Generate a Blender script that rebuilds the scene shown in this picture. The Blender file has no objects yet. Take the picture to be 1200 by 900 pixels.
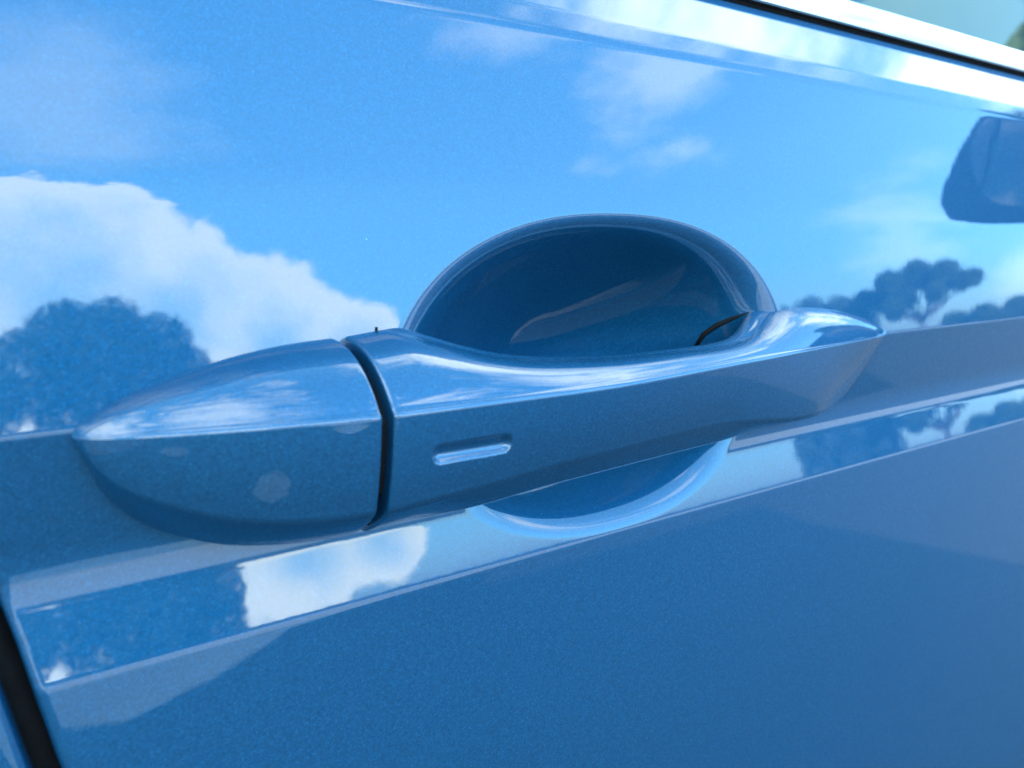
import bpy, bmesh, math, random
import numpy as np
from mathutils import Vector, Matrix

scn = bpy.context.scene
COL = scn.collection
R = math.radians
random.seed(5)
rng = np.random.default_rng(5)

# ------------------------------------------------------------------ camera
ZC = 1.00                       # camera height above the ground
F_PX, W_PX = 950.0, 1200.0
DIST = 0.15                     # camera to door skin
vx, vy = 1350.0, 167.0          # where the car's length direction vanishes, from the picture centre
xc = Vector((vx, vy, F_PX)).normalized()          # car X in (right, up, forward)
pit = math.atan2(vy, F_PX)
zc = Vector((0, math.cos(pit), -math.sin(pit)))
yc = Vector((xc.y * zc.z - xc.z * zc.y, xc.z * zc.x - xc.x * zc.z, xc.x * zc.y - xc.y * zc.x))
if yc.z < 0:
    yc = -yc
right = Vector((xc.x, yc.x, zc.x)); up = Vector((xc.y, yc.y, zc.y)); fwd = Vector((xc.z, yc.z, zc.z))
cam = bpy.data.cameras.new('camera')
cam.lens = F_PX / W_PX * 36.0
cam.sensor_width = 36.0
cam.clip_start = 0.005
cam.clip_end = 5000
cam.dof.use_dof = True
cam.dof.focus_distance = 0.20
cam.dof.aperture_fstop = 17
cam.dof.aperture_blades = 0
cob = bpy.data.objects.new('camera', cam)
COL.objects.link(cob)
m = Matrix((right, up, -fwd)).transposed().to_4x4()
m.translation = Vector((0, -DIST, ZC))
cob.matrix_world = m
scn.camera = cob

# ------------------------------------------------------------------ sky, sun, exposure
SUN_EL, SUN_AZ = 24.0, -18.0      # azimuth from +Y (behind the car) towards +X
world = bpy.data.worlds.new('World')
scn.world = world
world.use_nodes = True
wt = world.node_tree
wn, wl = wt.nodes, wt.links
wn.clear()
def W(t, **k):
    n = wn.new(t)
    for a, b in k.items():
        setattr(n, a, b)
    return n
out = W('ShaderNodeOutputWorld')
bg = W('ShaderNodeBackground')
bg.inputs[1].default_value = 0.15
sky = W('ShaderNodeTexSky', sky_type='NISHITA')
sky.sun_disc = False
sky.sun_elevation = R(SUN_EL)
sky.sun_rotation = R(SUN_AZ)
sky.air_density = 1.0
sky.dust_density = 0.4
sky.ozone_density = 1.0
geo = W('ShaderNodeTexCoord')
def vmath(op, a, b=None, scale=None):
    n = W('ShaderNodeVectorMath', operation=op)
    for i, v in enumerate((a, b)):
        if v is None: continue
        if hasattr(v, 'links') or hasattr(v, 'is_linked'): wl.new(v, n.inputs[i])
        else: n.inputs[i].default_value = v
    if scale is not None: n.inputs['Scale'].default_value = scale
    return n
def fmath(op, a, b=None, c=None, clamp=False):
    n = W('ShaderNodeMath', operation=op)
    n.use_clamp = clamp
    for i, v in enumerate((a, b, c)):
        if v is None: continue
        if hasattr(v, 'is_linked'): wl.new(v, n.inputs[i])
        else: n.inputs[i].default_value = v
    return n.outputs[0]
def smooth(x, a, b):
    n = W('ShaderNodeMapRange', interpolation_type='SMOOTHSTEP')
    wl.new(x, n.inputs['Value'])
    n.inputs['From Min'].default_value = a
    n.inputs['From Max'].default_value = b
    return n.outputs[0]
dirv = geo.outputs['Generated']
def noise(scale, detail, rough=0.55, vec=None, lac=2.1):
    n = W('ShaderNodeTexNoise')
    n.inputs['Scale'].default_value = scale
    n.inputs['Detail'].default_value = detail
    n.inputs['Roughness'].default_value = rough
    n.inputs['Lacunarity'].default_value = lac
    wl.new(vec if vec is not None else dirv, n.inputs['Vector'])
    return n.outputs['Fac']
def dvec(az, el):               # az from -Y (out of the door) towards +X, degrees
    return (math.sin(R(az)) * math.cos(R(el)), -math.cos(R(az)) * math.cos(R(el)), math.sin(R(el)))
sep = W('ShaderNodeSeparateXYZ'); wl.new(dirv, sep.inputs[0])
elz = sep.outputs['Z']
n_edge = noise(8.0, 9, 0.62)
n_body = noise(5.0, 5, 0.55)
# cumulus: piled lobes, each (azimuth, elevation, angular radius in degrees)
CUMULUS = [(-3, 9, 11.5), (6, 8, 9.5), (13, 6, 7.2), (19, 4, 5.6), (24, 3.5, 3.6), (-18, 9, 12), (-40, 8, 12),
           (-75, 7, 12), (-110, 10, 14), (150, 9, 13), (185, 12, 14), (120, 6, 9)]
acc = None
for az, el, rad in CUMULUS:
    dt = vmath('DOT_PRODUCT', dirv, dvec(az, el)).outputs['Value']
    ang = fmath('ARCCOSINE', dt)
    q = fmath('MULTIPLY_ADD', ang, -1.0 / R(rad), 1.0)      # 1 at the middle, 0 at the rim
    acc = q if acc is None else fmath('SMOOTH_MAX', acc, q, 0.25)
cum = fmath('ADD', acc, fmath('MULTIPLY', fmath('SUBTRACT', n_edge, 0.5), 1.15))
cum_m = smooth(cum, 0.0, 0.12)
# thin high cloud, broken
flat = vmath('MULTIPLY', dirv, (1.0, 1.0, 2.2)).outputs[0]
n_hi = noise(2.1, 7, 0.58, flat)
hi_m = fmath('MULTIPLY', smooth(n_hi, 0.50, 0.70), 0.75)
hi_m = fmath('MULTIPLY', hi_m, smooth(elz, 0.40, 0.70))
# wisps torn by wind: (azimuth, elevation, angular radius, opacity)
n_wisp = noise(5.5, 7, 0.62, vmath('MULTIPLY', dirv, (1.0, 1.0, 2.6)).outputs[0])
for az, el, rad, op in [(49, 23, 7, 0.42), (40, 28, 7, 0.35), (8, 25, 10, 0.25), (68, 2.5, 3, 0.2), (84, 44, 17, 0.65), (110, 55, 22, 0.8), (-30, 62, 22, 0.6),
                        (88, 28, 9, 0.7), (62, 8, 6, 0.2), (-90, 45, 25, 0.7), (170, 50, 25, 0.7)]:
    dt = vmath('DOT_PRODUCT', dirv, dvec(az, el)).outputs['Value']
    q = fmath('MULTIPLY_ADD', fmath('ARCCOSINE', dt), -1.0 / R(rad), 1.0)
    q = fmath('ADD', q, fmath('MULTIPLY', fmath('SUBTRACT', n_wisp, 0.52), 3.2 if rad < 9 else 1.8))
    hi_m = fmath('MAXIMUM', hi_m, fmath('MULTIPLY', smooth(q, 0.0, 1.0), op))
mask = fmath('MAXIMUM', fmath('MULTIPLY', cum_m, 0.85), hi_m, clamp=True)
CLOUD_TOP, CLOUD_BASE = (8.6, 9.3, 8.0, 1), (3.4, 5.8, 7.6, 1)
shade = W('ShaderNodeMix', data_type='RGBA')
wl.new(smooth(fmath('ADD', cum, fmath('MULTIPLY', n_body, -1.3)), 0.35, -0.45), shade.inputs['Factor'])
shade.inputs['A'].default_value = CLOUD_BASE
shade.inputs['B'].default_value = CLOUD_TOP
mixc = W('ShaderNodeMix', data_type='RGBA')
wl.new(mask, mixc.inputs['Factor'])
tint = W('ShaderNodeMix', data_type='RGBA', blend_type='MULTIPLY')   # clear, deep blue air down to the horizon
tint.inputs['Factor'].default_value = 1.0
hz = W('ShaderNodeValToRGB')
el_ = hz.color_ramp.elements
el_[0].position, el_[0].color = 0.0, (0.14, 0.25, 0.46, 1)
el_[1].position, el_[1].color = 0.85, (0.62, 1.0, 1.0, 1)
for ps, cl in ((0.10, (0.18, 0.38, 0.60, 1)), (0.28, (0.37, 0.62, 0.70, 1))):
    x_ = el_.new(ps); x_.color = cl
wl.new(elz, hz.inputs[0])
skd = W('ShaderNodeVectorMath', operation='SCALE')
skd.inputs['Scale'].default_value = 1.62
wl.new(sky.outputs[0], skd.inputs[0])
wl.new(skd.outputs[0], tint.inputs['A']); wl.new(hz.outputs[0], tint.inputs['B'])
wl.new(tint.outputs['Result'], mixc.inputs['A'])
wl.new(shade.outputs['Result'], mixc.inputs['B'])
wl.new(mixc.outputs['Result'], bg.inputs[0])
wl.new(bg.outputs[0], out.inputs[0])

sl = bpy.data.lights.new('sun', 'SUN')
sl.energy = 2.6
sl.angle = R(0.5)
sl.color = (1.0, 0.95, 0.88)
so = bpy.data.objects.new('sun', sl)
COL.objects.link(so)
sd = Vector((math.sin(R(SUN_AZ)) * math.cos(R(SUN_EL)), math.cos(R(SUN_AZ)) * math.cos(R(SUN_EL)), math.sin(R(SUN_EL))))
so.rotation_euler = sd.to_track_quat('Z', 'Y').to_euler()
so.location = (0, 5, 6)

vs = scn.view_settings
vs.view_transform = 'Standard'
vs.look = 'None'
vs.gamma = 1.0
vs.use_curve_mapping = False
vs.exposure = 2.6
scn.cycles.max_bounces = 10
scn.cycles.transparent_max_bounces = 12

# ------------------------------------------------------------------ helpers
def link(name, me, mat, parent=None):
    o = bpy.data.objects.new(name, me)
    COL.objects.link(o)
    if mat is not None:
        me.materials.append(mat)
    if parent is not None:
        o.parent = parent
    return o

def tag(o, label=None, cat=None, kind=None, group=None):
    if label: o['label'] = label
    if cat: o['category'] = cat
    if kind: o['kind'] = kind
    if group: o['group'] = group
    return o

def empty(name, parent=None, loc=(0, 0, 0)):
    o = bpy.data.objects.new(name, None)
    o.empty_display_size = 0.05
    o.location = loc
    COL.objects.link(o)
    if parent is not None:
        o.parent = parent
    return o

def grid_mesh(name, P, flip=False, smooth_shade=True, wrap=False, caps=False):
    """P: (n, m, 3) array of points -> quads; wrap closes the second axis"""
    n, mm = P.shape[:2]
    idx = np.arange(n * mm).reshape(n, mm)
    if wrap:
        idx = np.concatenate([idx, idx[:, :1]], 1)
    a, b, c, d = idx[:-1, :-1], idx[1:, :-1], idx[1:, 1:], idx[:-1, 1:]
    q = np.stack([a, b, c, d] if not flip else [a, d, c, b], -1).reshape(-1, 4)
    faces = q.tolist()
    if caps:
        first, last = list(range(mm)), list(range((n - 1) * mm, n * mm))
        faces.append(first if not flip else first[::-1])
        faces.append(last[::-1] if not flip else last)
    me = bpy.data.meshes.new(name)
    me.from_pydata(P.reshape(-1, 3).tolist(), [], faces)
    if smooth_shade:
        me.polygons.foreach_set('use_smooth', [True] * len(me.polygons))
        if caps:
            me.polygons[len(me.polygons) - 1].use_smooth = False
            me.polygons[len(me.polygons) - 2].use_smooth = False
    me.update()
    return me

def fillet_path(pts, rad, bulge=None, n_arc=9, n_edge=14, closed=True):
    """round the corners of a polygon; returns the same number of points for any shape"""
    pts = [np.array(p, float) for p in pts]
    k = len(pts)
    bulge = bulge or [0.0] * k
    seg = []
    for i in range(k):
        if not closed and i in (0, k - 1):
            seg.append((pts[i], pts[i], pts[i])); continue
        a, p, b = pts[i - 1], pts[i], pts[(i + 1) % k]
        la, lb = np.linalg.norm(a - p), np.linalg.norm(b - p)
        if la < 1e-9 or lb < 1e-9:
            seg.append((p, p, p)); continue
        u, v = (a - p) / la, (b - p) / lb
        th = math.acos(max(-1, min(1, float(u @ v))))
        t = min(rad[i] / max(math.tan(th / 2), 1e-3), 0.46 * min(la, lb))
        seg.append((p + u * t, p, p + v * t))
    res = []
    last = k if closed else k - 1
    for i in range(k):
        s, p, e = seg[i]
        if closed or i not in (0, k - 1):
            for j in range(n_arc):
                t = j / (n_arc - 1)
                res.append((1 - t) ** 2 * s + 2 * t * (1 - t) * p + t * t * e)
        else:
            res.append(p)
        if i < last:
            s2 = seg[(i + 1) % k][0]
            d = s2 - e
            nrm = np.array([d[1], -d[0]])
            for j in range(1, n_edge):
                t = j / n_edge
                res.append(e + d * t + nrm * bulge[i] * 4 * t * (1 - t))
    return np.array(res)

def box_mesh(bm, x0, x1, y0, y1, z0, z1):
    r = bmesh.ops.create_cube(bm, size=1)
    for v in r['verts']:
        v.co = Vector(((x0 + x1) / 2 + v.co.x * (x1 - x0), (y0 + y1) / 2 + v.co.y * (y1 - y0), (z0 + z1) / 2 + v.co.z * (z1 - z0)))

def bm_obj(name, bm, mat, parent=None, smooth_shade=False):
    me = bpy.data.meshes.new(name)
    bm.to_mesh(me); bm.free()
    if smooth_shade:
        me.polygons.foreach_set('use_smooth', [True] * len(me.polygons))
    return link(name, me, mat, parent)

def sweep(name, path, rad, mat, parent=None, n=8):
    path = [Vector(p) for p in path]
    P = []
    for i, p in enumerate(path):
        t = (path[min(i + 1, len(path) - 1)] - path[max(i - 1, 0)]).normalized()
        s = t.cross(Vector((0, 0, 1)))
        if s.length < 1e-4: s = t.cross(Vector((0, 1, 0)))
        s.normalize(); w = t.cross(s)
        r = rad[i] if hasattr(rad, '__len__') else rad
        P.append([tuple(p + (s * math.cos(a) + w * math.sin(a)) * r) for a in [2 * math.pi * j / n for j in range(n)]])
    me = grid_mesh(name, np.array(P), wrap=True, caps=True)
    return link(name, me, mat, parent)

# ------------------------------------------------------------------ materials
def new_mat(name):
    mt = bpy.data.materials.new(name)
    mt.use_nodes = True
    nt = mt.node_tree
    return mt, nt, nt.nodes['Principled BSDF']

def paint_mat(name, flake_amt=0.14, smudge=None):
    mt, nt, b = new_mat(name)
    N, L = nt.nodes, nt.links
    tc = N.new('ShaderNodeTexCoord')
    vo = N.new('ShaderNodeTexVoronoi'); vo.inputs['Scale'].default_value = 2900
    L.new(tc.outputs['Object'], vo.inputs['Vector'])
    # every flake lies at its own small tilt and gives back its own share of light
    sub = N.new('ShaderNodeVectorMath'); sub.operation = 'SUBTRACT'; sub.inputs[1].default_value = (0.5, 0.5, 0.5)
    L.new(vo.outputs['Color'], sub.inputs[0])
    sc = N.new('ShaderNodeVectorMath'); sc.operation = 'SCALE'; sc.inputs['Scale'].default_value = flake_amt
    L.new(sub.outputs[0], sc.inputs[0])
    gm = N.new('ShaderNodeNewGeometry')
    ad = N.new('ShaderNodeVectorMath'); ad.operation = 'ADD'
    L.new(gm.outputs['Normal'], ad.inputs[0]); L.new(sc.outputs[0], ad.inputs[1])
    nm = N.new('ShaderNodeVectorMath'); nm.operation = 'NORMALIZE'; L.new(ad.outputs[0], nm.inputs[0])
    L.new(nm.outputs[0], b.inputs['Normal'])
    sepc = N.new('ShaderNodeSeparateColor'); L.new(vo.outputs['Color'], sepc.inputs[0])
    ramp = N.new('ShaderNodeValToRGB')
    e = ramp.color_ramp.elements
    e[0].position, e[0].color = 0.0, PAINT_LO
    e[1].position, e[1].color = 0.90, PAINT_HI
    x = e.new(1.0); x.color = PAINT_SPARK
    L.new(sepc.outputs[0], ramp.inputs[0])
    # dust specks lying on the lacquer
    vd = N.new('ShaderNodeTexVoronoi'); vd.inputs['Scale'].default_value = 150
    L.new(tc.outputs['Object'], vd.inputs['Vector'])
    sd_ = N.new('ShaderNodeSeparateColor'); L.new(vd.outputs['Color'], sd_.inputs[0])
    rr = N.new('ShaderNodeMapRange'); rr.inputs[1].default_value = 0.90; rr.inputs[2].default_value = 1.0
    rr.inputs[3].default_value = 0.0; rr.inputs[4].default_value = 0.03
    L.new(sd_.outputs[0], rr.inputs[0])
    lt = N.new('ShaderNodeMath'); lt.operation = 'LESS_THAN'
    L.new(vd.outputs['Distance'], lt.inputs[0]); L.new(rr.outputs[0], lt.inputs[1])
    dust = lt.outputs[0]
    mx = N.new('ShaderNodeMix'); mx.data_type = 'RGBA'
    dm = N.new('ShaderNodeMath'); dm.operation = 'MULTIPLY'; dm.inputs[1].default_value = 0.55
    L.new(dust, dm.inputs[0]); fac = dm.outputs[0]
    if smudge:
        for (cx_, cz_, rx_, rz_, amt) in smudge:
            mp = N.new('ShaderNodeVectorMath'); mp.operation = 'SUBTRACT'; mp.inputs[1].default_value = (cx_, 0, cz_)
            L.new(tc.outputs['Object'], mp.inputs[0])
            nz = N.new('ShaderNodeTexNoise'); nz.inputs['Scale'].default_value = 520; nz.inputs['Detail'].default_value = 7
            L.new(tc.outputs['Object'], nz.inputs['Vector'])
            ms = N.new('ShaderNodeVectorMath'); ms.operation = 'MULTIPLY'; ms.inputs[1].default_value = (1 / rx_, 0, 1 / rz_)
            L.new(mp.outputs[0], ms.inputs[0])
            ln = N.new('ShaderNodeVectorMath'); ln.operation = 'LENGTH'; L.new(ms.outputs[0], ln.inputs[0])
            a2 = N.new('ShaderNodeMath'); a2.operation = 'MULTIPLY_ADD'; a2.inputs[1].default_value = 1.1; L.new(nz.outputs['Fac'], a2.inputs[0]); L.new(ln.outputs['Value'], a2.inputs[2])
            mr = N.new('ShaderNodeMapRange'); mr.interpolation_type = 'SMOOTHSTEP'
            mr.inputs[1].default_value = 1.55; mr.inputs[2].default_value = 1.30; mr.inputs[3].default_value = 0; mr.inputs[4].default_value = amt
            L.new(a2.outputs[0], mr.inputs[0])
            mm_ = N.new('ShaderNodeMath'); mm_.operation = 'MAXIMUM'; L.new(fac, mm_.inputs[0]); L.new(mr.outputs[0], mm_.inputs[1])
            fac = mm_.outputs[0]
    L.new(fac, mx.inputs['Factor'])
    L.new(ramp.outputs[0], mx.inputs['A']); mx.inputs['B'].default_value = (0.45, 0.47, 0.48, 1)
    L.new(mx.outputs['Result'], b.inputs['Base Color'])
    me_ = N.new('ShaderNodeMath'); me_.operation = 'MULTIPLY_ADD'; me_.inputs[1].default_value = -0.9; me_.inputs[2].default_value = 0.9
    L.new(fac, me_.inputs[0]); L.new(me_.outputs[0], b.inputs['Metallic'])
    b.inputs['Roughness'].default_value = 0.66
    b.inputs['Coat Weight'].default_value = 1.0
    b.inputs['Coat IOR'].default_value = 1.75
    # faint orange peel of sprayed lacquer, and a little haze
    op = N.new('ShaderNodeTexNoise'); op.inputs['Scale'].default_value = 160; op.inputs['Detail'].default_value = 2
    L.new(tc.outputs['Object'], op.inputs['Vector'])
    bp = N.new('ShaderNodeBump'); bp.inputs['Strength'].default_value = 0.014; bp.inputs['Distance'].default_value = 0.0006
    L.new(op.outputs['Fac'], bp.inputs['Height'])
    L.new(bp.outputs[0], b.inputs['Coat Normal'])
    b.inputs['Coat Roughness'].default_value = 0.02
    return mt

PAINT_LO, PAINT_HI, PAINT_SPARK = (0.0032, 0.079, 0.180, 1), (0.0044, 0.103, 0.232, 1), (0.007, 0.128, 0.28, 1)
M_paint = paint_mat('blue_metallic_paint')
M_cap = paint_mat('blue_metallic_paint_smudged', smudge=[(0.0455, ZC - 0.0425, 0.0034, 0.0030, 0.07), (0.0305, ZC - 0.0345, 0.0022, 0.0009, 0.06)])

def simple(name, col, rough=0.5, metal=0.0, spec=0.5, coat=0.0, nscale=0, namt=0.0, bump=0.0):
    mt, nt, b = new_mat(name)
    N, L = nt.nodes, nt.links
    b.inputs['Base Color'].default_value = (*col, 1)
    b.inputs['Roughness'].default_value = rough
    b.inputs['Metallic'].default_value = metal
    b.inputs['Specular IOR Level'].default_value = spec
    b.inputs['Coat Weight'].default_value = coat
    if nscale:
        tc = N.new('ShaderNodeTexCoord')
        nz = N.new('ShaderNodeTexNoise'); nz.inputs['Scale'].default_value = nscale; nz.inputs['Detail'].default_value = 6
        L.new(tc.outputs['Object'], nz.inputs['Vector'])
        rp = N.new('ShaderNodeValToRGB')
        rp.color_ramp.elements[0].color = (*[c * (1 - namt) for c in col], 1)
        rp.color_ramp.elements[1].color = (*[min(1, c * (1 + namt)) for c in col], 1)
        rp.color_ramp.elements[0].position = 0.3; rp.color_ramp.elements[1].position = 0.7
        L.new(nz.outputs['Fac'], rp.inputs[0]); L.new(rp.outputs[0], b.inputs['Base Color'])
        if bump:
            bp = N.new('ShaderNodeBump'); bp.inputs['Strength'].default_value = 0.6; bp.inputs['Distance'].default_value = bump
            L.new(nz.outputs['Fac'], bp.inputs['Height']); L.new(bp.outputs[0], b.inputs['Normal'])
    return mt

M_rubber = simple('black_rubber', (0.006, 0.006, 0.007), 0.7, spec=0.15, nscale=300, namt=0.3)
M_black = simple('black_trim', (0.015, 0.015, 0.016), 0.35, nscale=60, namt=0.15)
M_shell = simple('grained_black_plastic', (0.012, 0.012, 0.013), 0.65, spec=0.2, nscale=60, namt=0.15)
M_chrome = simple('bright_chrome', (0.86, 0.87, 0.88), 0.10, 1.0, nscale=40, namt=0.03)
M_silver = simple('tinted_mirror', (0.33, 0.35, 0.37), 0.02, 1.0)
M_lining = simple('grey_lining', (0.12, 0.12, 0.12), 0.8, nscale=40, namt=0.2)
M_pave = simple('pale_concrete', (0.36, 0.345, 0.32), 0.85, nscale=2.2, namt=0.16, bump=0.01)
M_asph = simple('dark_asphalt', (0.038, 0.039, 0.041), 0.9, nscale=30, namt=0.3, bump=0.01)
M_bark = simple('tree_bark', (0.08, 0.06, 0.045), 0.9, nscale=9, namt=0.4, bump=0.02)
M_leaf = simple('tree_leaves', (0.035, 0.060, 0.022), 0.7, nscale=1.2, namt=0.5)

def glass_mat():
    mt, nt, b = new_mat('green_tinted_glass')
    N, L = nt.nodes, nt.links
    N.remove(b)
    o = N['Material Output']
    tr = N.new('ShaderNodeBsdfTransparent'); tr.inputs[0].default_value = (0.025, 0.045, 0.045, 1)
    gl = N.new('ShaderNodeBsdfGlossy'); gl.inputs['Roughness'].default_value = 0.0
    fr = N.new('ShaderNodeFresnel'); fr.inputs['IOR'].default_value = 1.6
    mx = N.new('ShaderNodeMixShader')
    L.new(fr.outputs[0], mx.inputs[0]); L.new(tr.outputs[0], mx.inputs[1]); L.new(gl.outputs[0], mx.inputs[2])
    L.new(mx.outputs[0], o.inputs[0])
    return mt
M_glass = glass_mat()

# ------------------------------------------------------------------ ground
gs = 1500
Pg = np.array([[(-gs, -gs, 0), (-gs, gs, 0)], [(gs, -gs, 0), (gs, gs, 0)]], float)
g = tag(link('ground', grid_mesh('ground', Pg, smooth_shade=False), M_asph), kind='structure')
def sheet(name, pts, z, mat):
    me = bpy.data.meshes.new(name)
    me.from_pydata([(x, y, z) for x, y in pts], [], [list(range(len(pts)))])
    me.update()
    return tag(link(name, me, mat), kind='structure')
sheet('added_pale_sheet', [(0.09, -2.27), (0.16, -2.13), (0.29, -2.06), (0.548, -2.17), (0.8, -2.34), (1.6, -3.2), (4.5, -4.99), (-0.3, -4.99), (0.08, -2.6)], 0.004, M_pave)  # added pale patch, outlined so the lower door mirrors it like sunlit ground
sheet('concrete_road', [(-90, -5.0), (-90, -19), (120, -19), (120, -5.0)], 0.004, M_pave)

# ------------------------------------------------------------------ car body
car = empty('parked_car', loc=(0, 0, 0))
tag(car, 'blue metallic car with pull handle on its front door', 'car')

# door section: (height relative to the camera, depth into the car)
PROF = [(-0.78, 0.050), (-0.42, -0.006), (-0.24, -0.0085), (-0.0757, 0.0000), (-0.0574, 0.0043), (-0.0312, 0.0),
        (0.010, 0.0042), (0.0490, 0.0099), (0.0550, 0.0128), (0.0712, 0.0235), (0.0716, 0.0300)]
PRAD = [0, 0.15, 0.15, 0.0070, 0.0300, 0.0020, 0.20, 0.0100, 0.0080, 0.0008, 0]
prof = fillet_path(PROF, PRAD, n_arc=21, n_edge=40, closed=False)
prof = prof[np.argsort(prof[:, 0])]
def door_y(z):
    return np.interp(z, prof[:, 0], prof[:, 1])

CUP = dict(x=0.1422, z=-0.0330, a=0.0582, b=0.0368, d=0.0310, d2=0.0200)
def smax(a, b, k):
    h = np.clip(0.5 + 0.5 * (a - b) / k, 0, 1)
    return b + (a - b) * h + k * h * (1 - h)
def cup_y(x, z):
    c = CUP
    r = (np.abs((x - c['x']) / c['a']) ** 2.25 + np.abs((z - c['z']) / c['b']) ** 2.25) ** (1 / 2.25)
    w = np.clip((z + 0.066) / 0.034, 0, 1); w = w * w * (3 - 2 * w)
    y = 0.003 + (c['d2'] + (c['d'] - c['d2']) * w) * (1 - r ** 2.0)
    return np.where(r < 1.6, y, -0.05)
def skin_y(x, z):
    k = 0.0032 + 0.0040 * np.clip((z + 0.060) / 0.03, 0, 1)
    return smax(door_y(z), cup_y(x, z), k)

def edge_x(z):
    return np.interp(z, [-0.78, -0.30, -0.12, -0.0886, -0.067, -0.060, -0.045, 0.10],
                     [0.115, 0.055, 0.0162, 0.0098, 0.0058, 0.0042, 0.0028, -0.004])

zs = np.concatenate([np.linspace(-0.78, -0.20, 40)[:-1], np.linspace(-0.20, -0.095, 60)[:-1],
                     np.linspace(-0.095, 0.0714, 330), [0.0716]])
ts = np.concatenate([np.linspace(0, 0.004, 14)[:-1], np.linspace(0.004, 0.075, 90)[:-1], np.linspace(0.075, 0.21, 240)[:-1],
                     np.linspace(0.21, 0.45, 110)[:-1], np.linspace(0.45, 0.96, 40)])
Z, T = np.meshgrid(zs, ts, indexing='ij')
X = edge_x(Z) * (1 - T / 0.96) + T
Y = skin_y(X, Z)
r_ = 0.0018                                   # hemmed edge of the sheet metal
ed = np.clip(r_ - T, 0, r_)
Y = Y + r_ - np.sqrt(np.maximum(r_ ** 2 - ed ** 2, 0))
P = np.stack([X, Y, Z + ZC], -1)
hem = P[:, :1].copy(); hem[..., 1] += 0.016; hem[..., 0] += 0.0005
P = np.concatenate([hem, P], 1)
front_door = link('front_door', grid_mesh('front_door', P, flip=True), M_paint, car)

def side_panel(name, x0f, x1f, mat, parent, zlo=-0.78, zhi=0.0716, nx=30, hem0=True, hem1=True):
    zz = zs[(zs >= zlo - 1e-9) & (zs <= zhi + 1e-9)][::2]
    tt = np.concatenate([[0, 0.0004, 0.0009, 0.0014, 0.0018], np.linspace(0.004, 0.996, nx), [0.9982, 0.9986, 0.9991, 0.9996, 1.0]])
    Zp, Tp = np.meshgrid(zz, tt, indexing='ij')
    Xp = x0f(Zp) * (1 - Tp) + x1f(Zp) * Tp
    Yp = door_y(Zp)
    L_ = 0.0018
    e0 = np.clip(L_ - Tp, 0, L_); e1 = np.clip(L_ - (1 - Tp), 0, L_)
    Yp = Yp + 2 * L_ - np.sqrt(L_ ** 2 - e0 ** 2) - np.sqrt(L_ ** 2 - e1 ** 2)
    Pp = np.stack([Xp, Yp, Zp + ZC], -1)
    h0 = Pp[:, :1].copy(); h0[..., 1] += 0.016
    h1 = Pp[:, -1:].copy(); h1[..., 1] += 0.016
    Pp = np.concatenate([h0, Pp, h1], 1)
    return link(name, grid_mesh(name, Pp, flip=True), mat, parent)

rear_edge = lambda z: edge_x(z) - 0.0042
rear_door = side_panel('rear_door', lambda z: -0.86 + 0 * z, rear_edge, M_paint, car)
fender = side_panel('front_fender', lambda z: 0.9645 + 0 * z, lambda z: 2.35 + 0 * z, M_paint, car)
quarter = side_panel('rear_quarter', lambda z: -2.1 + 0 * z, lambda z: -0.8645 + 0 * z, M_paint, car)
# black sealing frame behind the gaps, and the body behind the skins
bm = bmesh.new()
box_mesh(bm, -2.08, 2.33, 0.055, 0.075, ZC - 0.77, ZC + 0.060)
bm_obj('door_frame', bm, M_rubber, car)
sweep('door_seal', [(float(edge_x(z)) - 0.003, 0.0135 + float(door_y(z)), ZC + z) for z in np.linspace(0.06, -0.6, 60)], 0.0045, M_rubber, car)

# belt line: rubber lip, bright moulding, glass
def strip(name, sec, x0, x1, mat, parent, n=24, drop=0.0):
    sec = np.array(sec)
    Pm = []
    for x in np.linspace(x0, x1, n):
        Pm.append([(x, s[0], ZC + s[1]) for s in sec])
    return link(name, grid_mesh(name, np.array(Pm), wrap=True, caps=True, flip=True), mat, parent)
lip = fillet_path([(0.0255, 0.0704), (0.0240, 0.0718), (0.0240, 0.0727), (0.0320, 0.0730), (0.032, 0.069)], [0.0008] * 5, n_arc=5, n_edge=3)
strip('belt_seal', lip, -0.85, 0.72, M_rubber, car)
mol = fillet_path([(0.0216, 0.0724), (0.0212, 0.0730), (0.0268, 0.0832), (0.0310, 0.0828), (0.0310, 0.0730)], [0.0003, 0.0006, 0.002, 0.0008, 0.0008], bulge=[0.0, -0.02, 0, 0, 0], n_arc=7, n_edge=5)
strip('bright_moulding', mol, -0.85, 0.72, M_chrome, car)
sea2 = fillet_path([(0.0300, 0.0815), (0.0295, 0.0840), (0.0345, 0.0844), (0.0355, 0.0815)], [0.0006] * 4, n_arc=5, n_edge=3)
strip('window_seal', sea2, -0.85, 0.72, M_rubber, car)
def window(name, x0, x1, x1t, parent):
    Pw = []
    for s in np.linspace(0, 1, 14):
        z = 0.074 + 0.33 * s
        y = 0.034 + 0.105 * s + 0.035 * s * s
        xa, xb = x0, x1 + (x1t - x1) * s
        Pw.append([(xa + (xb - xa) * t, y, ZC + z) for t in np.linspace(0, 1, 12)])
    return link(name, grid_mesh(name, np.array(Pw), flip=True), M_glass, parent)
window('window_glass', 0.06, 0.73, 0.24, car)
window('window_glass', -0.78, -0.06, -0.06, car)
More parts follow.
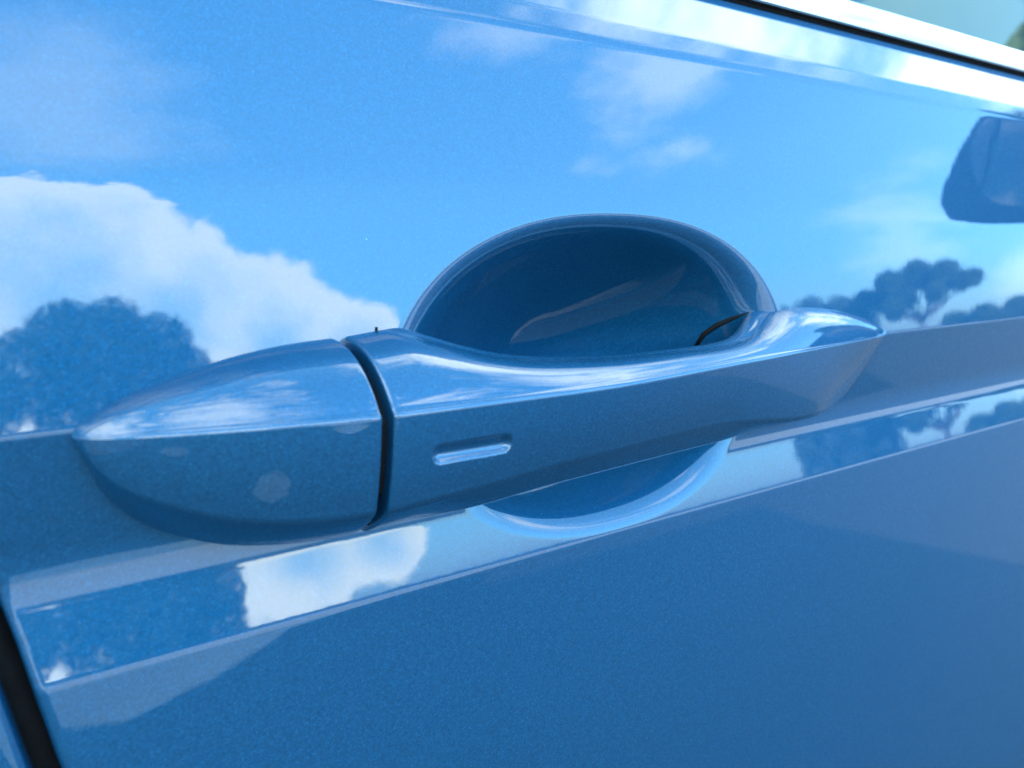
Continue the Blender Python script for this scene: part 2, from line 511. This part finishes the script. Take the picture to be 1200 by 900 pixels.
# pillars and roof
def pillar(name, xa, xb, xat, xbt, mat):
    Pp = []
    for s in np.linspace(0, 1, 12):
        z = 0.0745 + 0.345 * s
        y = 0.031 + 0.105 * s + 0.035 * s * s
        a = xa + (xat - xa) * s; b = xb + (xbt - xb) * s
        Pp.append([(a, y, ZC + z), (b, y, ZC + z), (b, y + 0.05, ZC + z), (a, y + 0.05, ZC + z)])
    return link(name, grid_mesh(name, np.array(Pp), wrap=True, caps=True, smooth_shade=False, flip=False), mat, car)
pillar('door_pillar', -0.0595, 0.0595, -0.0595, 0.0595, M_black)
pillar('windscreen_pillar', 0.731, 0.80, 0.241, 0.31, M_paint)
pillar('rear_pillar', -1.35, -0.781, -1.10, -0.781, M_paint)
def roof():
    Pr = []
    for x in np.linspace(-1.25, 0.38, 24):
        row = []
        for t in np.linspace(0, 1, 24):
            y = 0.165 + 1.35 * t
            z = 0.415 + 0.085 * (1 - (2 * t - 1) ** 2) - 0.05 * (max(0, abs(x + 0.3) - 0.35)) ** 1.6
            row.append((x, y, ZC + z))
        Pr.append(row)
    return link('roof', grid_mesh('roof', np.array(Pr), flip=False), M_paint, car)
ro = roof()
md = ro.modifiers.new('thickness', 'SOLIDIFY'); md.thickness = 0.03
bm = bmesh.new()
box_mesh(bm, -2.1, 2.35, 0.08, 1.60, ZC - 0.78, ZC - 0.70)
bm_obj('floor_pan', bm, M_black, car)
bm = bmesh.new()
box_mesh(bm, -2.1, 2.35, 1.62, 1.68, ZC - 0.78, ZC + 0.07)
bm_obj('far_side', bm, M_paint, car)
bm = bmesh.new()
box_mesh(bm, 0.80, 1.75, 0.09, 1.60, ZC - 0.1, ZC + 0.03)
bm_obj('dashboard', bm, M_lining, car)
bm = bmesh.new()
box_mesh(bm, -1.5, -0.9, 0.09, 1.60, ZC - 0.1, ZC + 0.03)
bm_obj('rear_shelf', bm, M_lining, car)

def lid(name, xa, xb, za, zb):
    Pl = []
    for t in np.linspace(0, 1, 20):
        x = xa + (xb - xa) * t
        Pl.append([(x, 0.024 + 1.60 * u, ZC + za + (zb - za) * t ** 2.2 + 0.03 * (1 - (2 * u - 1) ** 4)) for u in np.linspace(0, 1, 24)])
    o = link(name, grid_mesh(name, np.array(Pl)), M_paint, car)
    mo = o.modifiers.new('thickness', 'SOLIDIFY'); mo.thickness = 0.012
lid('bonnet', 0.81, 2.35, 0.074, -0.10)
lid('boot_lid', -1.30, -2.1, 0.074, 0.05)
for nm, xa, xb in (('front_bumper', 2.352, 2.44), ('rear_bumper', -2.19, -2.102)):
    bm = bmesh.new()
    box_mesh(bm, xa, xb, 0.08, 1.60, ZC - 0.78, ZC - 0.20)
    bmesh.ops.bevel(bm, geom=bm.edges[:], offset=0.035, segments=4, affect='EDGES', profile=0.5)
    bm_obj(nm, bm, M_paint, car, True)

# ------------------------------------------------------------------ door handle
handle = empty('door_handle', car)
ip = lambda x, tab: float(np.interp(x, [a for a, _ in tab], [b for _, b in tab]))
def pchip(tab):
    xs = np.array([a for a, _ in tab]); ys = np.array([b for _, b in tab])
    h = np.diff(xs); dl = np.diff(ys) / h
    mm = np.zeros(len(xs)); mm[0], mm[-1] = dl[0], dl[-1]
    for i in range(1, len(xs) - 1):
        if dl[i - 1] * dl[i] > 0:
            w1, w2 = 2 * h[i] + h[i - 1], h[i] + 2 * h[i - 1]
            mm[i] = (w1 + w2) / (w1 / dl[i - 1] + w2 / dl[i])
    def f(x):
        i = int(min(max(np.searchsorted(xs, x) - 1, 0), len(xs) - 2))
        x = min(max(x, xs[0]), xs[-1])
        t = (x - xs[i]) / h[i]
        return float((1 + 2 * t) * (1 - t) ** 2 * ys[i] + t * (1 - t) ** 2 * h[i] * mm[i] + t * t * (3 - 2 * t) * ys[i + 1] + t * t * (t - 1) * h[i] * mm[i + 1])
    return f
f_p = pchip([(0.0168, 0.0005), (0.0180, 0.0024), (0.0205, 0.0050), (0.025, 0.0083), (0.0363, 0.0135), (0.05, 0.0173), (0.0629, 0.0195), (0.0922, 0.0209),
             (0.1144, 0.0211), (0.14, 0.0187), (0.1627, 0.0156), (0.2065, 0.0100), (0.235, 0.0066), (0.250, 0.0044), (0.260, 0.0022), (0.2652, 0.0004)])
f_zc = pchip([(0.0168, -0.0322), (0.035, -0.0311), (0.10, -0.0310), (0.2652, -0.0310)])
f_zt = pchip([(0.0168, -0.0318), (0.0180, -0.0303), (0.0206, -0.0284), (0.0275, -0.0252), (0.0333, -0.0235), (0.0408, -0.0213), (0.0488, -0.0197), (0.0571, -0.0190),
              (0.0669, -0.0185), (0.0819, -0.0170), (0.0873, -0.0190), (0.0939, -0.0210), (0.1015, -0.0229), (0.1125, -0.0244), (0.1252, -0.0254),
              (0.139, -0.0259), (0.1562, -0.0257), (0.1763, -0.0246), (0.1908, -0.0222), (0.1992, -0.0190), (0.2102, -0.0174), (0.2232, -0.0174),
              (0.2372, -0.0190), (0.247, -0.0210), (0.2575, -0.0248), (0.262, -0.0276), (0.2652, -0.0304)])
f_zb = pchip([(0.0168, -0.0326), (0.0172, -0.0338), (0.0188, -0.0385), (0.0216, -0.0447), (0.0241, -0.0479), (0.0268, -0.0503), (0.0317, -0.0533), (0.0377, -0.0558),
              (0.0473, -0.0578), (0.0645, -0.0586), (0.09, -0.0567), (0.11, -0.0549), (0.14, -0.0545), (0.19, -0.0550), (0.21, -0.0560), (0.2200, -0.0561), (0.2320, -0.0544),
              (0.2444, -0.0508), (0.2527, -0.0452), (0.2612, -0.0360), (0.2652, -0.0318)])
f_q = pchip([(0.0168, -0.006), (0.0785, -0.006), (0.0835, -0.001), (0.0873, 0.002), (0.0939, 0.0042), (0.1015, 0.0052), (0.1125, 0.0056), (0.1252, 0.0056),
             (0.139, 0.0050), (0.1562, 0.0040), (0.1700, 0.0028), (0.1800, 0.0014), (0.1900, -0.0040), (0.200, -0.0085), (0.210, -0.009), (0.2652, -0.008)])

def section(x, inset=0.0):
    p, zc_, zt, zb, q = f_p(x), f_zc(x), f_zt(x), f_zb(x), f_q(x)
    H = max(zc_ - zb, 1e-4)
    u = min(1.0, p / 0.012)
    g_ = min(max((x - 0.165) / 0.04, 0.0), 1.0); g_ = g_ * g_ * (3 - 2 * g_)
    zl = zb + min(0.0075 - 0.0045 * g_, 0.36 * H)
    p2 = p - min(0.0036, 0.24 * p)
    pb = q + (p2 - q) * 0.47
    ez = zt + (max(0.0, -0.0005 - q) * 0.42)
    e = min(max((x - 0.213) / 0.037, 0.0), 1.0); e = e * e * (3 - 2 * e)     # the front end runs out into the skin
    p2 = p2 + (-0.0012 + 0.12 * p - p2) * e
    zl = zl + (zb + 0.0012 - zl) * e
    pb = pb + (-0.0045 - pb) * e
    zb = zb - 0.0006 * e
    A = (p, zc_); B = (p2, zl); C = (pb, zb); D = (q, zb); E = (q, ez)
    if inset:
        c = np.array([(p + q) / 2, (zt + zb) / 2])
        pts = []
        for P_ in (A, B, C, D, E):
            d = c - np.array(P_); L_ = np.linalg.norm(d)
            pts.append(np.array(P_) + d / L_ * min(inset * 1.3, L_ * 0.5))
        A, B, C, D, E = pts
    rb = 0.003 + 0.0035 * math.exp(-((x - 0.184) / 0.016) ** 2)
    return fillet_path([A, B, C, D, E], [0.0016 * max(u, 0.25), 0.0042 * u + 1e-4, 0.006 * u + 1e-4, rb, rb],
                       bulge=[-0.022, -0.03, 0.0, 0.0, -0.13], n_arc=11, n_edge=40)

def loft(name, xs, mat, parent, insets=None, post=None):
    P = []
    for i, x in enumerate(xs):
        s = section(x, insets[i] if insets is not None else 0.0)
        P.append([(x, -o, ZC + z) for o, z in s])
    P = np.array(P)
    xa = np.array(xs)                     # fair the surface along its length, less towards the ends
    sg = np.minimum(0.0058, 0.35 * np.minimum(np.abs(xa - xa[0]), np.abs(xa[-1] - xa)) + 1e-6)
    wdt = np.gradient(xa)
    K = np.exp(-0.5 * ((xa[:, None] - xa[None, :]) / sg[:, None]) ** 2) * wdt[None, :]
    K /= K.sum(1, keepdims=True)
    if insets is None or np.max(insets) < 0.0009:
        P[..., 1:] = np.einsum('ij,jkl->ikl', K, P[..., 1:])
    if post is not None:
        P = post(P)
    me = grid_mesh(name, P, wrap=True, caps=True, flip=False)
    return link(name, me, mat, parent)

def edge_round(xs, end, rad):
    d = np.abs(np.array(xs) - end)
    e = np.clip(rad - d, 0, rad)
    return rad - np.sqrt(rad ** 2 - e ** 2)

GAP0, GAP1 = 0.0646, 0.0668
xs = np.concatenate([np.linspace(0.0168, 0.024, 40)[:-1], np.linspace(0.024, GAP0 - 0.0008, 70)[:-1], np.linspace(GAP0 - 0.0008, GAP0, 9)])
end_cap = loft('end_cap', xs, M_cap, handle, edge_round(xs, GAP0, 0.0007))
SLOT = dict(x0=0.0757 + 0.0012, x1=0.0927 - 0.0012, z=-0.0403, r=0.0020, d=0.0014)
def cut_slot(P):
    x, z = P[..., 0], P[..., 2] - ZC
    front = P[..., 1] < -0.012
    dx = x - np.clip(x, SLOT['x0'], SLOT['x1'])
    dist = np.sqrt(dx ** 2 + (z - SLOT['z']) ** 2)
    u = np.clip(dist / SLOT['r'], 0, 2)
    t = np.where(u < 1, 1 - u ** 2.0, 0.0)
    P[..., 1] += np.where(front, t * SLOT['d'], 0)
    return P
xs = np.concatenate([np.linspace(GAP1, GAP1 + 0.0008, 9)[:-1], np.linspace(GAP1 + 0.0008, 0.074, 16)[:-1], np.linspace(0.074, 0.0945, 110)[:-1],
                     np.linspace(0.0945, 0.20, 150)[:-1], np.linspace(0.20, 0.255, 60)[:-1], np.linspace(0.255, 0.2652, 30)])
def section_dense(x, inset=0.0):
    return section(x, inset)
grip = loft('grip', xs, M_paint, handle, edge_round(xs, GAP1, 0.0007), post=cut_slot)
xs = np.linspace(GAP0 - 0.002, GAP1 + 0.002, 4)
loft('gap_seal', xs, M_rubber, handle, [0.0030] * 4)

# dark seam where the pivoting end of the grip dips behind the skin
seam = []
for (x, z) in [(0.1868, -0.0310), (0.1882, -0.0275), (0.1908, -0.0246), (0.1938, -0.0224), (0.1968, -0.0206)]:
    seam.append((x, float(skin_y(np.array(x), np.array(z))) - 0.0001, ZC + z))
sweep('pivot_seam', seam, [0.0006, 0.0008, 0.0008, 0.0006, 0.0001], M_rubber, handle)

sweep('gasket_tab', [(0.0738, float(skin_y(np.array(0.0738), np.array(-0.0185))) - 0.0004, ZC - 0.0190), (0.0739, float(skin_y(np.array(0.0739), np.array(-0.0160))) - 0.0004, ZC - 0.0173)],
      0.0002, M_rubber, handle)

# ------------------------------------------------------------------ wing mirror
mir = empty('wing_mirror', car)
def wing():
    # rings from the outer tip to the foot; each ring lies in the car's lengthwise plane
    Pm = []
    prm = [(-0.198, 0.000, 0.0), (-0.197, 0.008, 0.007), (-0.194, 0.018, 0.016), (-0.185, 0.028, 0.032), (-0.172, 0.040, 0.050), (-0.148, 0.056, 0.066),
           (-0.118, 0.070, 0.076), (-0.085, 0.070, 0.076), (-0.055, 0.060, 0.066), (-0.035, 0.040, 0.050), (-0.025, 0.026, 0.040)]
    pa = np.array(prm); tq = np.arange(len(pa))
    fy, fh, fl = (pchip([(float(a), float(b)) for a, b in zip(tq, pa[:, k])]) for k in range(3))
    for y, hz, lx in [(fy(t), fh(t), fl(t)) for t in np.linspace(0, len(pa) - 1, 50)]:
        row = []
        zc0 = 0.112 + 0.5 * min(0.0, y + 0.135)
        for a in np.linspace(0, 2 * math.pi, 40, endpoint=False):
            c, s = math.cos(a), math.sin(a)
            e = lambda v, k: math.copysign(abs(v) ** k, v)
            x = 0.745 + lx * 1.1 * max(e(c, 0.9), -0.25) + 0.45 * (y + 0.118) + 0.015
            row.append((x, y, ZC + zc0 + hz * e(s, 0.95)))
        Pm.append(row)
    return np.array(Pm)
link('mirror_housing', grid_mesh('mirror_housing', wing(), wrap=True, caps=True), M_shell, mir)
def mglass():
    rows = []
    for k, rr in enumerate(np.linspace(0.02, 1, 8)):
        row = []
        for a in np.linspace(0, 2 * math.pi, 36, endpoint=False):
            c, s = math.cos(a), math.sin(a)
            e = lambda v, kk: math.copysign(abs(v) ** kk, v)
            yy = 0.047 * rr * e(c, 0.7)
            row.append((0.728 + 0.0015 * rr * rr + 0.45 * yy, -0.112 + yy, ZC + 0.110 + 0.042 * rr * e(s, 0.75)))
        rows.append(row)
    return np.array(rows)
link('mirror_glass', grid_mesh('mirror_glass', mglass(), wrap=True), M_silver, mir)
sweep('mirror_foot', [(0.76, -0.06, ZC + 0.065), (0.765, -0.02, ZC + 0.06), (0.77, 0.035, ZC + 0.062)], [0.022, 0.024, 0.028], M_black, mir, 14)

# ------------------------------------------------------------------ trees across the road
def tree(name, label, base, height, crown, trunk_r, n_leaf, leaf, seed, group, flat_=1.0, bare=0.35):
    rr = random.Random(seed)
    root = empty(name, loc=base)
    tag(root, label, 'tree', group=group)
    bx, by, bz = 0, 0, 0
    bm = bmesh.new()
    def limb(a, b, ra, rb):
        a, b = Vector(a), Vector(b)
        d = b - a
        mt_ = Matrix.Translation((a + b) / 2) @ d.to_track_quat('Z', 'Y').to_matrix().to_4x4()
        bmesh.ops.create_cone(bm, cap_ends=True, segments=9, radius1=ra, radius2=rb, depth=d.length, matrix=mt_)
    lean = Vector((rr.uniform(-.05, .05), rr.uniform(-.05, .05), 0)) * height
    fork = lean + Vector((0, 0, height * bare))
    limb((0, 0, -0.1), fork, trunk_r, trunk_r * 0.7)
    for c, rad in crown:
        mid = fork.lerp(Vector(c), 0.55) + Vector((rr.uniform(-.1, .1), rr.uniform(-.1, .1), 0.05)) * height * 0.3
        limb(fork, mid, trunk_r * 0.5, trunk_r * 0.3)
        limb(mid, c, trunk_r * 0.3, trunk_r * 0.1)
    bm_obj('trunk', bm, M_bark, root, True)
    V, Fc = [], []
    tot = sum(r[0] * r[1] * r[2] for _, r in crown) if hasattr(crown[0][1], '__len__') else sum(r ** 2 for _, r in crown)
    for c, rad in crown:
        cnt = int(n_leaf * rad ** 2 / tot)
        for _ in range(cnt):
            v = Vector((rr.gauss(0, 1), rr.gauss(0, 1), rr.gauss(0, 1))).normalized()
            k = rad * (rr.random() ** 0.28) * rr.uniform(0.93, 1.03)
            pnt = Vector(c) + Vector((v.x * k, v.y * k, v.z * k * flat_))
            n1 = Vector((rr.gauss(0, 1), rr.gauss(0, 1), rr.gauss(0, 1))).normalized()
            n2 = n1.orthogonal().normalized(); n3 = n1.cross(n2)
            s = leaf * rr.uniform(0.6, 1.3)
            i = len(V)
            V += [tuple(pnt + n2 * s), tuple(pnt + n3 * s * 0.55), tuple(pnt - n2 * s), tuple(pnt - n3 * s * 0.55)]
            Fc.append((i, i + 1, i + 2, i + 3))
    me = bpy.data.meshes.new('crown')
    me.from_pydata(V, [], Fc); me.update()
    link('crown', me, M_leaf, root)
    return root

def at(az, dist):
    return (math.sin(R(az)) * dist, -math.cos(R(az)) * dist, 0)
def lobes(az0, dist, L):
    """crown lobes from (bearing off az0, elevation, radius) in degrees as seen from the car, turned into metres"""
    t = Vector((math.cos(R(az0)), math.sin(R(az0)), 0))
    n = Vector((math.sin(R(az0)), -math.cos(R(az0)), 0))
    k = dist * math.pi / 180
    rr = random.Random(int(az0 * 10))
    return [(t * (a * k) + n * rr.uniform(-0.8, 0.8) + Vector((0, 0, 0.95 + e * k)), r * k) for a, e, r in L]
G1 = 'trees across the road'
tree('standin_tree', 'made-up broad dark rounded tree standing in for the camera holder, mirrored at the left of the door', at(9, 26), 4.3,  # added crown, shaped like the dark reflection of the person holding the camera
     lobes(9, 26, [(-2.3, 5.6, 2.5), (0.2, 5.9, 2.2), (-1.0, 4.6, 3.0), (3.0, 5.0, 2.1), (4.4, 2.9, 1.9), (-4.6, 3.6, 3.0), (0.8, 2.5, 3.9), (-1, 0.6, 4), (3.6, 0.8, 2.6)]), 0.22, 42000, 0.075, 1, G1, bare=0.22)
tree('standin_tree', 'lower spreading tree left of the broad rounded tree', at(-4, 28), 3.8,
     lobes(-4, 28, [(-5, 4.0, 3.6), (-1, 4.6, 3.4), (3, 3.2, 3.6), (0, 1.4, 4.2), (5.5, 2.4, 3.0)]), 0.2, 36000, 0.08, 2, G1, bare=0.22)
tree('umbrella_tree', 'flat topped umbrella shaped tree standing clear of the bushes', at(62.2, 40), 3.6,
     lobes(62.2, 40, [(-1.6, 3.1, 0.95), (0, 3.5, 1.05), (1.6, 3.2, 1.0), (2.4, 2.7, 0.7), (-2.3, 2.4, 0.7), (-0.8, 2.2, 0.8), (0.9, 2.2, 0.7), (-3.2, 2.3, 0.7), (3.1, 2.9, 0.6), (-1.5, 1.5, 0.8)]), 0.16, 19000, 0.065, 3, G1, bare=0.35)
for i_, (az_, d_, LB, lab) in enumerate([
        (56.5, 42, [(-2.4, 1.6, 1.1), (-0.8, 1.9, 1.2), (1.0, 1.7, 1.2), (2.6, 1.9, 1.1), (0, 0.4, 1.4), (2, 0.4, 1.4), (-2, 0.3, 1.3)], 'low bushy tree just left of the umbrella shaped tree'),
        (66.5, 38, [(-2.4, 0.0, 0.9), (-0.8, 0.3, 0.9), (1.0, 0.4, 1.0), (2.6, 0.7, 1.1), (0, -0.4, 1.2)], 'low bush to the right of the umbrella shaped tree'),
        (73.0, 36, [(-2.4, 0.7, 1.2), (-0.8, 0.9, 1.3), (1.0, 1.1, 1.4), (2.8, 1.3, 1.4), (0, 0.0, 1.5)], 'taller bush farthest along the road ahead')]):
    tree('bush', lab, at(az_, d_), 1.6, lobes(az_, d_, LB), 0.08, 16000, 0.07, 10 + i_, 'bushes along the far edge', bare=0.2)
tree('street_tree', 'tall green tree along the road mirrored in the corner of the window', at(78.8, 20), 8.0,
     [(v, r) for v, r in lobes(78.8, 20, [(0, 22, 3.2), (-1.2, 19.5, 3.2), (2.5, 18, 3.4), (0.5, 15, 4.2), (-1.5, 13.5, 3.4), (3, 14, 3.4)])], 0.24, 26000, 0.10, 21, None, bare=0.4)
